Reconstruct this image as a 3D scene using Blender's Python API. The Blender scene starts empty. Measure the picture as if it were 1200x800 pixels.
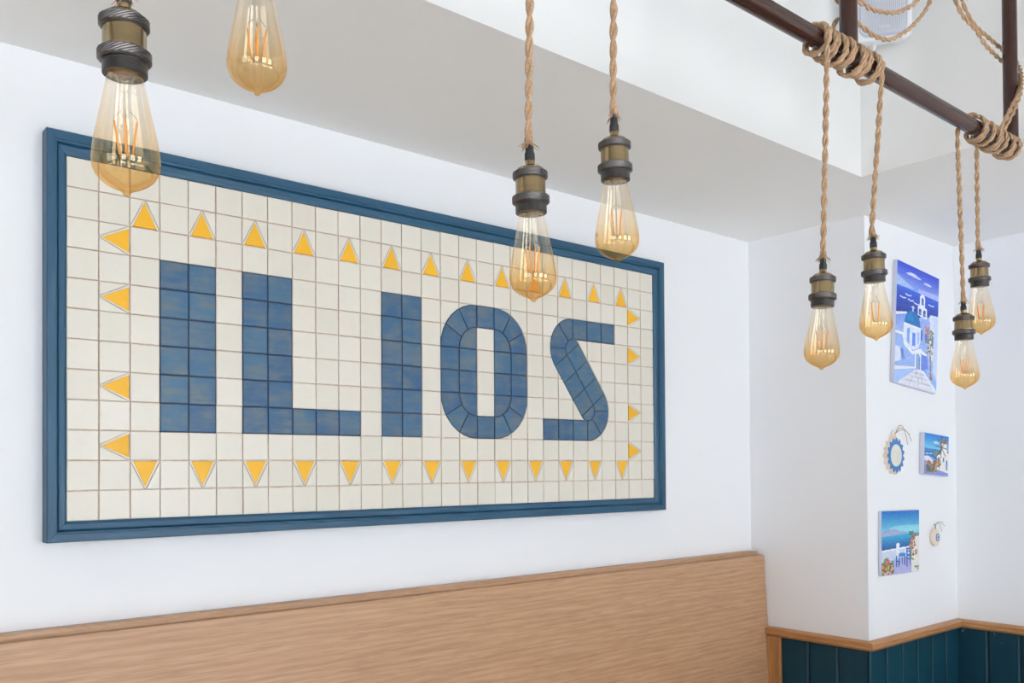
import bpy, bmesh, math, random
import numpy as np
from mathutils import Vector, Matrix
from mathutils.geometry import delaunay_2d_cdt

random.seed(7)
rng = np.random.default_rng(7)
C = bpy.context.scene.collection
sc = bpy.context.scene
EYE = 1.45

# ------------------------------------------------------------------ camera
F, YAW, PITCH, ROLL, PY = 1037.805, 0.70002, 0.01198, -0.00653, 535.686
fw = Vector((math.sin(YAW)*math.cos(PITCH), math.cos(YAW)*math.cos(PITCH), math.sin(PITCH)))
r0 = Vector((math.cos(YAW), -math.sin(YAW), 0)); u0 = r0.cross(fw)
rt = r0*math.cos(ROLL) + u0*math.sin(ROLL); up = -r0*math.sin(ROLL) + u0*math.cos(ROLL)
EYEP = Vector((0, 0, EYE))
cd = bpy.data.cameras.new('camera'); cam = bpy.data.objects.new('camera', cd); C.objects.link(cam)
M = Matrix((rt, up, -fw)).transposed().to_4x4(); M.translation = EYEP
cam.matrix_world = M
cd.sensor_width = 36; cd.lens = F/1200*36; cd.shift_y = (PY-400)/1200; cd.clip_start = .02
sc.camera = cam

# ------------------------------------------------------------------ world, light, exposure
sc.view_settings.view_transform = 'Standard'; sc.view_settings.look = 'None'
sc.view_settings.exposure = 0.07; sc.view_settings.gamma = 1
w = bpy.data.worlds.new('world'); sc.world = w; w.use_nodes = True
w.node_tree.nodes['Background'].inputs[0].default_value = (.75, .86, 1, 1)
w.node_tree.nodes['Background'].inputs[1].default_value = .9
sc.cycles.max_bounces = 14; sc.cycles.diffuse_bounces = 7; sc.cycles.transparent_max_bounces = 24
sc.cycles.caustics_reflective = False; sc.cycles.caustics_refractive = False
sc.cycles.sample_clamp_indirect = 6

# room measures (camera stands at x=0 y=0)
S = .07
X0, PS, Z0 = .52462, 2.20369, .72395 + EYE        # tile grid: left edge, face plane, top edge
YW = PS + .03                                      # main wall plane
HS = .95744 + EYE                                  # soffit height
XC, YC, XR = 3.20928, 1.71046, 3.97396             # pillar left face, pillar front, right wall
HR = -.66633 + EYE                                 # top of the chair rail
YB, XB = 1.48827, 2.77629                          # bulkhead faces
XL, YREAR, HC = -3.2, -3.4, 3.25
WINS = [(-2.3, -1.1), (0.0, 1.2), (1.9, 3.1)]       # window spans in the rear wall
WZ0, WZ1 = .7, 2.5
POWER = 56
for a, b in WINS:
    ld = bpy.data.lights.new('window_daylight', 'AREA'); lo = bpy.data.objects.new('window_daylight', ld); C.objects.link(lo)
    ld.shape = 'RECTANGLE'; ld.size = b-a; ld.size_y = WZ1-WZ0; ld.energy = POWER; ld.color = (.85, .92, 1)
    lo.location = ((a+b)/2, YREAR-.06, (WZ0+WZ1)/2); lo.rotation_euler = (math.pi/2, 0, 0)

SIDE = (-2.4, .4)                                  # span of an unseen left window, added to brighten the pillar's left face
ld = bpy.data.lights.new('window_daylight', 'AREA'); lo = bpy.data.objects.new('window_daylight', ld); C.objects.link(lo)  # added side light for surfaces facing left, in the invented opening
ld.shape = 'RECTANGLE'; ld.size = SIDE[1]-SIDE[0]; ld.size_y = WZ1-WZ0; ld.energy = 46; ld.color = (.85, .92, 1)
lo.location = (XL+.06-.12, sum(SIDE)/2, (WZ0+WZ1)/2); lo.rotation_euler = (math.pi/2, 0, -math.pi/2)

# sun added to brighten the soffit, through the rear windows: it only reaches the floor behind the camera and is bounced up from there
sl = bpy.data.lights.new('sun', 'SUN'); so_ = bpy.data.objects.new('sun', sl); C.objects.link(so_)
sl.energy = 185; sl.angle = .02; sl.color = (.93, .95, 1)
so_.rotation_euler = Vector((.16, .52, -.84)).to_track_quat('-Z', 'Y').to_euler(); so_.location = (0, -6, 6)

# ------------------------------------------------------------------ helpers
def ray(x, y):
    return fw + rt*((x-600)/F) + up*((PY-y)/F)
def on_y(x, y, Y):
    d = ray(x, y); return EYEP + d*(Y/d.y)
def on_x(x, y, X):
    d = ray(x, y); return EYEP + d*(X/d.x)

def srgb(r, g, b):
    f = lambda c: (c/12.92 if c <= .04045 else ((c+.055)/1.055)**2.4)
    return (f(r/255), f(g/255), f(b/255), 1)

def link(name, me, mat=None, parent=None, loc=None):
    o = bpy.data.objects.new(name, me); C.objects.link(o)
    if mat is not None and me is not None and not me.materials: me.materials.append(mat)
    if parent is not None: o.parent = parent
    if loc is not None: o.location = loc
    return o
def empty(name, loc, label=None, cat=None, group=None):
    o = link(name, None, loc=loc); o.empty_display_size = .05
    return tag(o, label, cat, group)
def tag(o, label=None, cat=None, group=None, kind=None):
    if label: o['label'] = label
    if cat: o['category'] = cat
    if group: o['group'] = group
    if kind: o['kind'] = kind
    return o
def mesh(vs, fs, smooth=False, name='m'):
    me = bpy.data.meshes.new(name); me.from_pydata([tuple(v) for v in vs], [], fs)
    bm = bmesh.new(); bm.from_mesh(me); bmesh.ops.recalc_face_normals(bm, faces=bm.faces); bm.to_mesh(me); bm.free()
    if smooth:
        for p in me.polygons: p.use_smooth = True
    return me
class MB:
    def __init__(s): s.v = []; s.f = []
    def add(s, vs, fs):
        n = len(s.v); s.v += [tuple(v) for v in vs]; s.f += [tuple(i+n for i in f) for f in fs]; return s
    def box(s, a, b):
        x0, y0, z0 = a; x1, y1, z1 = b
        return s.add([(x0,y0,z0),(x1,y0,z0),(x1,y1,z0),(x0,y1,z0),(x0,y0,z1),(x1,y0,z1),(x1,y1,z1),(x0,y1,z1)],
                     [(0,3,2,1),(4,5,6,7),(0,1,5,4),(1,2,6,5),(2,3,7,6),(3,0,4,7)])
    def lathe(s, prof, n=32, axis_o=(0,0,0), mat=None, cap=False):
        vs = []; fs = []
        for r, z in prof:
            for k in range(n):
                a = 2*math.pi*k/n; p = Vector((r*math.cos(a), r*math.sin(a), z))
                if mat is not None: p = mat @ p
                vs.append(p)
        for i in range(len(prof)-1):
            for k in range(n):
                fs.append((i*n+k, i*n+(k+1) % n, (i+1)*n+(k+1) % n, (i+1)*n+k))
        if cap:
            fs.append(tuple(range(n))[::-1]); fs.append(tuple((len(prof)-1)*n+k for k in range(n)))
        return s.add(vs, fs)
    def tube(s, pts, r, n=6, cap=True):
        pts = [Vector(p) for p in pts]; N = len(pts); vs = []; fs = []
        t0 = (pts[1]-pts[0]).normalized(); nn = t0.orthogonal().normalized()
        for i, p in enumerate(pts):
            t = (pts[min(i+1, N-1)]-pts[max(i-1, 0)]).normalized()
            nn = (nn - t*nn.dot(t)).normalized(); bb = t.cross(nn)
            rr = r[i] if hasattr(r, '__len__') else r
            for k in range(n):
                a = 2*math.pi*k/n; vs.append(p + nn*(rr*math.cos(a)) + bb*(rr*math.sin(a)))
        for i in range(N-1):
            for k in range(n): fs.append((i*n+k, i*n+(k+1) % n, (i+1)*n+(k+1) % n, (i+1)*n+k))
        if cap: fs.append(tuple(range(n))[::-1]); fs.append(tuple((N-1)*n+k for k in range(n)))
        return s.add(vs, fs)
    def me(s, smooth=False): return mesh(s.v, s.f, smooth)
    def obj(s, name, mat, parent=None, smooth=False, loc=None): return link(name, s.me(smooth), mat, parent, loc)
def smooth_angle(o, deg=35):
    me = o.data
    for p in me.polygons: p.use_smooth = True
    bm = bmesh.new(); bm.from_mesh(me)
    for e in bm.edges:
        if len(e.link_faces) == 2 and e.calc_face_angle(0) > math.radians(deg): e.smooth = False
    bm.to_mesh(me); bm.free(); return o
def bevel_me(me, wd, seg=2):
    bm = bmesh.new(); bm.from_mesh(me)
    bmesh.ops.bevel(bm, geom=bm.edges[:], offset=wd, segments=seg, affect='EDGES', clamp_overlap=True)
    bm.to_mesh(me); bm.free(); return me

# ------------------------------------------------------------------ materials
class NT:
    def __init__(s, name, rough=.5, metal=0, spec=.5):
        s.m = bpy.data.materials.new(name); s.m.use_nodes = True; s.t = s.m.node_tree
        s.b = s.t.nodes['Principled BSDF']
        s.b.inputs['Roughness'].default_value = rough; s.b.inputs['Metallic'].default_value = metal
        s.b.inputs['Specular IOR Level'].default_value = spec
    def n(s, typ, **kw):
        nd = s.t.nodes.new(typ)
        for k, v in kw.items():
            if k.startswith('_'): setattr(nd, k[1:], v)
            else: s.set(nd, k, v)
        return nd
    def set(s, nd, k, v):
        sock = nd.inputs[int(k[1:])] if (k[0] == 'i' and k[1:].isdigit()) else nd.inputs[k.replace('_', ' ')]
        if isinstance(v, bpy.types.NodeSocket): s.t.links.new(v, sock)
        else: sock.default_value = v
    def coord(s, which='Object', scale=(1,1,1), rnd=False):
        tc = s.n('ShaderNodeTexCoord'); mp = s.n('ShaderNodeMapping'); s.t.links.new(tc.outputs[which], mp.inputs[0])
        mp.inputs['Scale'].default_value = scale
        if rnd:
            oi = s.n('ShaderNodeObjectInfo'); mu = s.n('ShaderNodeMath', _operation='MULTIPLY', i0=oi.outputs['Random'], i1=37.3)
            s.t.links.new(mu.outputs[0], mp.inputs['Location'])
        return mp.outputs[0]
    def noise(s, vec, scale, detail=4, rough=.55, dist=0):
        nd = s.n('ShaderNodeTexNoise', Vector=vec, Scale=scale, Detail=detail, Roughness=rough, Distortion=dist); return nd.outputs[0]
    def ramp(s, fac, stops):
        nd = s.n('ShaderNodeValToRGB', Fac=fac); e = nd.color_ramp.elements
        while len(e) < len(stops): e.new(.5)
        for k, (p, c) in enumerate(stops): e[k].position = p; e[k].color = c if len(c) == 4 else (*c, 1)
        return nd.outputs[0]
    def mix(s, fac, a, b):
        nd = s.n('ShaderNodeMix', _data_type='RGBA')
        s.set(nd, 'i0', fac); s.set(nd, 'i6', a); s.set(nd, 'i7', b); return nd.outputs[2]
    def math(s, op, a, b=0.0, clamp=False):
        nd = s.n('ShaderNodeMath', _operation=op, i0=a, i1=b); nd.use_clamp = clamp; return nd.outputs[0]
    def bump(s, h, strength=.2, dist=.002):
        nd = s.n('ShaderNodeBump', Height=h, Strength=strength, Distance=dist); s.t.links.new(nd.outputs[0], s.b.inputs['Normal'])
    def col(s, c): s.set(s.b, 'Base_Color', c); return s

def mat_plaster(name, c):
    k = NT(name, .75, spec=.3); v = k.coord()
    n = k.noise(v, 1.7, 3); c2 = tuple(x*.965 for x in c[:3])+(1,)
    k.col(k.mix(n, c, c2)); k.bump(k.noise(v, 160, 3), .05, .001); return k.m
M_wall = mat_plaster('white_wall_paint', srgb(243, 244, 246))
M_panel = mat_plaster('dark_clad_wall_paint', srgb(104, 92, 82))  # unseen rear and left walls, darkened for contrast in bulb and metal reflections
M_high = mat_plaster('grey_ceiling_paint', srgb(186, 186, 184))  # unseen high ceiling, greyed to cut the light on the bulkhead
M_ceil = mat_plaster('white_ceiling_paint', srgb(243, 243, 241))

def mat_wood(name, dark, mid, light, grain, gs=1.0, rough=.42, along='x'):
    k = NT(name, rough, spec=.5)
    sc_ = {'x': (2.4, 36, 36), 'y': (36, 2.4, 36), 'z': (36, 36, 2.4)}[along]
    v = k.coord(scale=sc_)
    n1 = k.noise(v, 1.6*gs, 6, .6, .3)
    sc2 = {'x': (7, 210, 210), 'y': (210, 7, 210), 'z': (210, 210, 7)}[along]
    n2 = k.noise(k.coord(scale=sc2), 1.6, 3, .6)
    sc3 = {'x': (.35, 3.5, 3.5), 'y': (3.5, .35, 3.5), 'z': (3.5, 3.5, .35)}[along]
    wv = k.n('ShaderNodeTexWave', _wave_type='BANDS', _bands_direction='Z' if along != 'z' else 'X', Vector=k.coord(scale=sc3), Scale=5, Distortion=7, Detail=3, Detail_Scale=1.4)
    a = k.math('ADD', k.math('MULTIPLY', n1, .72), k.math('MULTIPLY', wv.outputs[1], .20))
    base = k.ramp(a, [(.22, dark), (.5, mid), (.78, light)])
    pores = k.ramp(n2, [(.34, (1,1,1)), (.5, (0,0,0))])
    k.col(k.mix(k.math('MULTIPLY', pores, .55), base, grain)); k.bump(n2, .12, .001); return k.m
M_oak = mat_wood('oak_veneer', srgb(164, 126, 94), srgb(180, 143, 110), srgb(193, 159, 128), srgb(142, 104, 74))
M_rail_x = mat_wood('oak_rail_along_x', srgb(150, 102, 58), srgb(172, 124, 78), srgb(190, 145, 100), srgb(120, 78, 42), rough=.4)
M_rail_y = mat_wood('oak_rail_along_y', srgb(150, 102, 58), srgb(172, 124, 78), srgb(190, 145, 100), srgb(120, 78, 42), rough=.4, along='y')
M_rail_z = mat_wood('oak_rail_along_z', srgb(150, 102, 58), srgb(172, 124, 78), srgb(190, 145, 100), srgb(120, 78, 42), rough=.4, along='z')
M_floor = mat_wood('pale_wood_floor', srgb(214, 211, 206), srgb(224, 222, 217), srgb(231, 229, 225), srgb(204, 199, 191), .6)

def mat_blue_frame(along):
    k = NT('blue_frame_paint_'+along, .42, spec=.4)
    sc_ = {'x': (2, 30, 30), 'z': (30, 30, 2)}[along]
    n = k.noise(k.coord(scale=sc_), 2.2, 5, .6); n2 = k.noise(k.coord(), 5, 3)
    b = k.mix(n2, srgb(20, 60, 85), srgb(32, 78, 107))
    wear = k.ramp(n, [(.3, (1,1,1)), (.43, (0,0,0))])
    b = k.mix(k.math('MULTIPLY', wear, .3), b, srgb(76, 112, 130))
    g = k.n('ShaderNodeNewGeometry')
    k.col(b); k.bump(n, .1, .001); return k.m
M_frame_x = mat_blue_frame('x'); M_frame_z = mat_blue_frame('z')

def mat_tile(name, a, b, wear, wear_lo, wear_hi, wear_amt, edge, edge_w, edge_amt, rough=.4, horiz=True):
    k = NT(name, rough, spec=.4)
    v = k.coord(scale=(7, 44, 44) if horiz else (60, 60, 60), rnd=True)
    oi = k.n('ShaderNodeObjectInfo')
    n = k.noise(v, 1.6, 5, .65)
    big = k.noise(k.coord(rnd=True), 22, 3)
    base = k.mix(k.math('MULTIPLY', oi.outputs['Random'], 1.0), a, b)
    base = k.mix(k.math('MULTIPLY', big, .35), base, b)
    wr = k.math('MULTIPLY', k.ramp(k.math('ADD', k.math('MULTIPLY', n, .55), k.math('MULTIPLY', big, .5)), [(wear_lo, (0,0,0)), (wear_hi, (1,1,1))]), wear_amt)
    base = k.mix(wr, base, wear)
    tc = k.n('ShaderNodeTexCoord'); sp = k.n('ShaderNodeSeparateXYZ'); k.t.links.new(tc.outputs['Generated'], sp.inputs[0])
    ex = k.math('ABSOLUTE', k.math('SUBTRACT', sp.outputs[0], .5)); ez = k.math('ABSOLUTE', k.math('SUBTRACT', sp.outputs[2], .5))
    m = k.math('MAXIMUM', ex, ez)
    en = k.noise(k.coord(rnd=True), 60, 3)
    e = k.math('ADD', m, k.math('MULTIPLY', k.math('SUBTRACT', en, .5), .07))
    ef = k.ramp(e, [(.5-edge_w, (0,0,0)), (.5, (1,1,1))])
    base = k.mix(k.math('MULTIPLY', ef, edge_amt), base, edge)
    k.col(base); k.bump(k.math('ADD', n, big), .12, .0012); return k.m
M_white_tile = mat_tile('ivory_tile_glaze', srgb(227, 222, 210), srgb(220, 215, 202), srgb(208, 199, 184), .56, .85, .35, srgb(200, 172, 150), .035, .5, rough=.30, horiz=False)
M_blue_tile = mat_tile('blue_stained_tile', srgb(28, 73, 112), srgb(48, 90, 120), srgb(100, 106, 104), .45, .74, .9, srgb(30, 66, 104), .035, .6, rough=.38)
M_yellow_tile = mat_tile('yellow_tile_paint', srgb(231, 177, 36), srgb(227, 170, 30), srgb(236, 186, 66), .55, .85, .4, srgb(226, 160, 40), .02, .2, horiz=False)
k = NT('tan_grout', .9); v = k.coord()
k.col(k.ramp(k.noise(v, 45, 4), [(.3, srgb(186, 158, 140)), (.5, srgb(214, 196, 180)), (.68, srgb(224, 212, 198)), (.78, srgb(206, 198, 130))])); M_grout = k.m
M_navy = NT('navy_grout', .6).col(srgb(9, 36, 64)).m
k = NT('teal_board_paint', .5, spec=.3); v = k.coord(scale=(30, 30, 1.5), rnd=True)
n = k.noise(v, 2, 4); big = k.noise(k.coord(scale=(9, 9, 4), rnd=True), 2.3, 2, .4, 1.5)
b_ = k.mix(n, srgb(1, 43, 57), srgb(6, 56, 72))
k.col(k.mix(k.ramp(big, [(.735, (0,0,0)), (.755, (.75,.75,.75))]), b_, srgb(110, 120, 108))); k.bump(n, .1, .001); M_teal = k.m
M_teal_dark = NT('dark_joint', .8).col(srgb(4, 24, 32)).m
k = NT('jute_fibre', .95, spec=.1); n = k.noise(k.coord(scale=(1,1,.45)), 420, 4, .7); n2 = k.noise(k.coord(), 60, 2)
k.col(k.mix(k.math('MULTIPLY', n2, .5), k.ramp(n, [(.3, srgb(124, 97, 73)), (.5, srgb(170, 140, 112)), (.72, srgb(202, 177, 151))]), srgb(160, 131, 103))); k.bump(n, .7, .001); M_jute = k.m
k = NT('brown_pipe_lacquer', .1, spec=.3); k.col(k.mix(k.noise(k.coord(), 6, 3), srgb(46, 26, 20), srgb(48, 27, 21))); M_pipe = k.m
k = NT('antique_brass', .22, 1); k.col(k.mix(k.noise(k.coord(scale=(1,1,14)), 30, 4), srgb(128, 110, 82), srgb(164, 144, 110))); M_brass = k.m
k = NT('dark_antique_metal', .38, 1); k.col(k.mix(k.noise(k.coord(), 70, 3), srgb(74, 72, 73), srgb(112, 109, 108))); M_darkmetal = k.m
k = NT('brown_black_bakelite', .35); k.col(srgb(24, 20, 18)); M_bake = k.m
M_rubber = NT('black_rubber', .55).col(srgb(24, 24, 27)).m
M_bluewire = NT('blue_wire', .4).col(srgb(60, 78, 150)).m
M_fil = NT('orange_phosphor', .5).col(srgb(255, 184, 96)).m
M_wire = NT('steel_wire', .3, 1).col(srgb(170, 160, 150)).m
M_plastic = NT('white_plastic', .4).col(srgb(232, 233, 236)).m
k = NT('grey_grille', .6); k.col(srgb(186, 192, 208)); M_grille = k.m
M_badge = NT('silver_badge', .3, .6).col(srgb(225, 226, 230)).m
M_wframe = NT('white_window_frame', .5).col(srgb(70, 66, 64)).m  # dark frames, giving the bulb reflections contrast
M_clay = NT('cream_clay', .7); M_clay.col(M_clay.mix(M_clay.noise(M_clay.coord(), 80, 3), srgb(236, 222, 206), srgb(222, 204, 186))); M_clay = M_clay.m
M_clayface = NT('white_glaze', .35).col(srgb(226, 222, 212)).m
M_cobalt = NT('cobalt_glaze', .3).col(srgb(26, 108, 176)).m
M_string = NT('string', .8).col(srgb(150, 140, 110)).m
M_canvas = NT('canvas_side', .8).col(srgb(206, 208, 222)).m
M_eye_w = NT('white_eye_glaze', .3).col(srgb(240, 242, 246)).m
M_eye_b = NT('black_eye_glaze', .3).col(srgb(14, 24, 60)).m
k = NT('painted_canvas', .5, spec=.3); at = k.n('ShaderNodeVertexColor', _layer_name='paint'); k.col(at.outputs[0]); M_paint = k.m

def mat_glass(name, up_t, lo_t, up_g, lo_g, rmin, rmax, pw=3.2):
    m = bpy.data.materials.new(name); m.use_nodes = True; t = m.node_tree; t.nodes.remove(t.nodes['Principled BSDF'])
    k = NT.__new__(NT); k.m = m; k.t = t
    tc = k.n('ShaderNodeTexCoord'); sp = k.n('ShaderNodeSeparateXYZ'); t.links.new(tc.outputs['Generated'], sp.inputs[0])
    lw = k.n('ShaderNodeLayerWeight', Blend=.5)
    fp = k.math('POWER', lw.outputs['Facing'], pw)
    tint = k.ramp(sp.outputs[2], [(.0, lo_t), (.22, lo_t), (.42, tuple(.35*a+.65*b for a, b in zip(lo_t, up_t))), (.85, up_t)])
    edge = k.math('POWER', lw.outputs['Facing'], 2.2)
    deep = k.n('ShaderNodeMix', _data_type='RGBA', _blend_type='MULTIPLY', i0=1.0, i6=tint, i7=tint); tint = k.mix(edge, tint, deep.outputs[2])
    g = k.ramp(sp.outputs[2], [(.0, lo_g), (.3, lo_g), (.7, up_g)])
    tr = k.n('ShaderNodeBsdfTransparent', Color=tint); gl = k.n('ShaderNodeBsdfGlossy', Color=g, Roughness=.015)
    fac = k.math('ADD', k.math('MULTIPLY', fp, rmax-rmin), rmin, True)
    ms = k.n('ShaderNodeMixShader'); t.links.new(fac, ms.inputs[0]); t.links.new(tr.outputs[0], ms.inputs[1]); t.links.new(gl.outputs[0], ms.inputs[2])
    t.links.new(ms.outputs[0], t.nodes['Material Output'].inputs[0]); return m
M_glass = mat_glass('amber_bulb_glass', (.995, .945, .865, 1), (.90, .73, .47, 1), (1, .98, .95, 1), (1, .84, .58, 1), .105, .6, 3.6)
M_stemglass = mat_glass('clear_stem_glass', (.97, .97, .96, 1), (.97, .97, .96, 1), (1, 1, 1, 1), (1, 1, 1, 1), .06, .6)

# ------------------------------------------------------------------ room shell
def struct(mb, name, mat, label=None, **kw):
    o = mb.obj(name, mat, **kw); o['kind'] = 'structure'
    if label: o['label'] = label
    return o
T = .15
struct(MB().box((XL-T, YREAR-T, -.1), (XR+T, YW+T, 0)), 'floor', M_floor)
struct(MB().box((XL-T, YREAR-T, HC), (XR+T, YW+T, HC+.1)), 'ceiling', M_high)
struct(MB().box((XL-T, YW, 0), (XR+T, YW+T, HC)), 'wall_back', M_wall, 'white wall behind the mosaic sign')
struct(MB().box((XR, YREAR-T, 0), (XR+T, YW, HC)), 'wall_right', M_wall, 'white wall to the right of the pillar')
mb = MB(); mb.box((XL-T, YREAR-T, 0), (XL, SIDE[0], HC)); mb.box((XL-T, SIDE[1], 0), (XL, YW, HC)); mb.box((XL-T, SIDE[0], 0), (XL, SIDE[1], WZ0)); mb.box((XL-T, SIDE[0], WZ1), (XL, SIDE[1], HC))
struct(mb, 'wall_left', M_panel)
mb = MB()
for y in (SIDE[0], (SIDE[0]+SIDE[1])/2-.02, SIDE[1]-.05): mb.box((XL-.05, y, WZ0), (XL-.01, y+.05, WZ1))
for z in (WZ0, WZ0+1.2, WZ1-.05): mb.box((XL-.048, SIDE[0], z), (XL-.012, SIDE[1], z+.05))
struct(mb, 'window_4', M_wframe)  # frame bars of the added, unseen side window
mb = MB(); xs = XL
for a, b in WINS:
    mb.box((xs, YREAR-T, 0), (a, YREAR, HC)); mb.box((a, YREAR-T, 0), (b, YREAR, WZ0)); mb.box((a, YREAR-T, WZ1), (b, YREAR, HC)); xs = b
mb.box((xs, YREAR-T, 0), (XR, YREAR, HC)); struct(mb, 'wall_front', M_panel)
for i, (a, b) in enumerate(WINS):
    mb = MB()
    for x in (a, (a+b)/2-.02, b-.05): mb.box((x, YREAR-.05, WZ0), (x+.05, YREAR-.01, WZ1))
    for z in (WZ0, WZ0+1.2, WZ1-.05): mb.box((a, YREAR-.048, z), (b, YREAR-.012, z+.05))
    struct(mb, 'window_%d' % (i+1), M_wframe)
struct(MB().box((XC, YC, 0), (XR, YW, HS)), 'wall_corner', M_wall, 'white boxed pillar in the room corner')
# lowered ceiling: two bulkheads in an L, joined
mb = MB()
pts = [(XL, YW), (XL, YB), (XB, YB), (XB, YREAR), (XR, YREAR), (XR, YW)]
n = len(pts)
mb.add([(x, y, HS) for x, y in pts]+[(x, y, HC) for x, y in pts], [tuple(range(n)), tuple(range(n, 2*n))]+[(i, (i+1) % n, (i+1) % n+n, i+n) for i in range(n)])
struct(mb, 'ceiling_bulkhead', M_ceil, 'white lowered ceiling bulkhead above the bench')

# chair rails: profile (out from wall, up), swept along the wall line
WD = .012                                           # thickness of wainscot
prof = [(0, 0), (.012, 0), (.026, -.004), (.031, -.010), (.032, -.024), (.028, -.031), (.021, -.036), (0, -.036)]
def rail(name, p0, p1, nrm, m0, m1, mat, label):
    # m0/m1: mitre factor at the ends (+1 longer as it comes out, -1 shorter, 0 square)
    d = (Vector(p1)-Vector(p0)).normalized(); nv = Vector(nrm); vs = []
    for P, m, sg in ((Vector(p0), m0, -1), (Vector(p1), m1, 1)):
        for o_, u_ in prof: vs.append(P + nv*o_ + d*(sg*m*o_) + Vector((0, 0, u_)))
    N = len(prof); fs = [(i, (i+1) % N, (i+1) % N+N, i+N) for i in range(N)]+[tuple(range(N)), tuple(range(N, 2*N))]
    return struct(MB().add(vs, fs), name, mat, label)
YRS = on_x(900.8, 740, XC).y+.004
rail('trim_1', (XC, YRS, HR), (XC, YC, HR), (-1, 0, 0), 0, 1, M_rail_y, 'oak chair rail on the left face of the pillar')
rail('trim_2', (XC, YC, HR), (XR, YC, HR), (0, -1, 0), 1, -1, M_rail_x, 'oak chair rail on the front face of the pillar')
rail('trim_3', (XR, YC, HR), (XR, YREAR, HR), (-1, 0, 0), -1, 0, M_rail_y, 'oak chair rail on the right wall')
# vertical oak corner strip beside the bench
q = on_x(906, 770, XC)
mb = MB().box((XC-.024, YC+.372, .02), (XC, min(YRS+.02, YC+.44), HR-.036))
o = struct(mb, 'trim_4', M_rail_z, 'oak upright strip under the chair rail beside the bench'); bevel_me(o.data, .006, 2)

# wainscot: each board its own mesh
def board_me(wd, h):
    t, c = WD, .003
    pr = [(0, 0), (0, t-.003), (c, t), (wd-.013, t), (wd-.0095, t-.0045), (wd-.007, t-.006), (wd-.007, 0)]
    vs = [(a, -b, 0) for a, b in pr]+[(a, -b, h) for a, b in pr]; N = len(pr)
    return mesh(vs, [(i, (i+1) % N, (i+1) % N+N, i+N) for i in range(N)]+[tuple(range(N)), tuple(range(N, 2*N))])
HW = HR-.036
def wainscot(name, p0, dirv, nrm, length, bw, label, off=0):
    e = empty(name, p0); e['kind'] = 'structure'; e['label'] = label
    ang = math.atan2(dirv[1], dirv[0]); e.rotation_euler = (0, 0, ang)
    link('joint_backing', MB().box((0, -.0045, .02), (length, 0, HW)).me(), M_teal_dark, e)
    cache = {}; x = -off
    while x < length-.002:
        a, b = max(x, 0), min(x+bw, length)
        key = round(b-a, 4)
        if b-a > .02:
            if key not in cache: cache[key] = board_me(b-a, HW-.02)
            link('board', cache[key], M_teal, e, (a, -.0001, .02))
        x += bw
    return e
wainscot('trim_5', (XC, YC+.372, 0), (0, -1), (-1, 0), .372+WD, .128, 'dark teal boarded wainscot on the left face of the pillar')
wainscot('trim_6', (XC-WD, YC, 0), (1, 0), (0, -1), XR-XC+WD-WD, .128, 'dark teal boarded wainscot on the front face of the pillar')
wainscot('trim_7', (XR, YC-.0047, 0), (0, -1), (-1, 0), YC-.0047-YREAR, .128, 'dark teal boarded wainscot on the right wall')

# ------------------------------------------------------------------ bench
bench = empty('bench', (XC-1.8, YW-.3, 0), 'long oak-veneered bench with a tall reclined back, standing below the mosaic sign', 'bench')
bx, by = bench.location.x, bench.location.y
xe = XC-.004; xs_ = XL+.4
pt = on_x(895.4, 649.9, xe); pq = on_x(904.2, 800, xe)   # right edge of the back panel's front face
zt = pt.z; lean = (pt.y-pq.y)/(pt.z-pq.z)
print('bench', pt.y-YW, lean, zt, on_y(0, 753.4, pt.y).z)
def lb(v): return (v[0]-bx, v[1]-by, v[2])
th = .022
top = (pt.y, zt); bot = (pt.y-lean*(zt-.47), .47)
nrm = Vector((0, 0, 0)); dv = Vector((bot[0]-top[0], bot[1]-top[1])).normalized(); pn = Vector((-dv[1], dv[0]))
pn = pn if pn[0] > 0 else -pn
A = [(top[0], top[1]), (top[0]+th, top[1]), (bot[0]+pn[0]*th, bot[1]+pn[1]*th), (bot[0], bot[1])]
mb = MB().add([lb((xs_, y, z)) for y, z in A]+[lb((xe, y, z)) for y, z in A], [(0,1,2,3),(4,5,6,7),(0,1,5,4),(1,2,6,5),(2,3,7,6),(3,0,4,7)])
o = mb.obj('back_panel', M_oak, bench); bevel_me(o.data, .0015, 2)
# cap strip between panel and wall
pc = on_y(890, 646.3, YW-.03); zc = on_y(0, 739.3, YW-.002).z*.5+zt*.5+.006
o = MB().box(lb((xs_, top[0]+th+.001, zt-.12)), lb((xe-.012, YW-.001, zc))).obj('cap_strip', M_oak, bench); bevel_me(o.data, .002, 2)
o = MB().box(lb((xs_, YW-.62, .40)), lb((xe, bot[0]+.02, .46))).obj('seat', M_oak, bench); bevel_me(o.data, .003, 2)
o = MB().box(lb((xs_, YW-.58, .0)), lb((xe, YW-.02, .398))).obj('seat_base', M_oak, bench)

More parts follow.
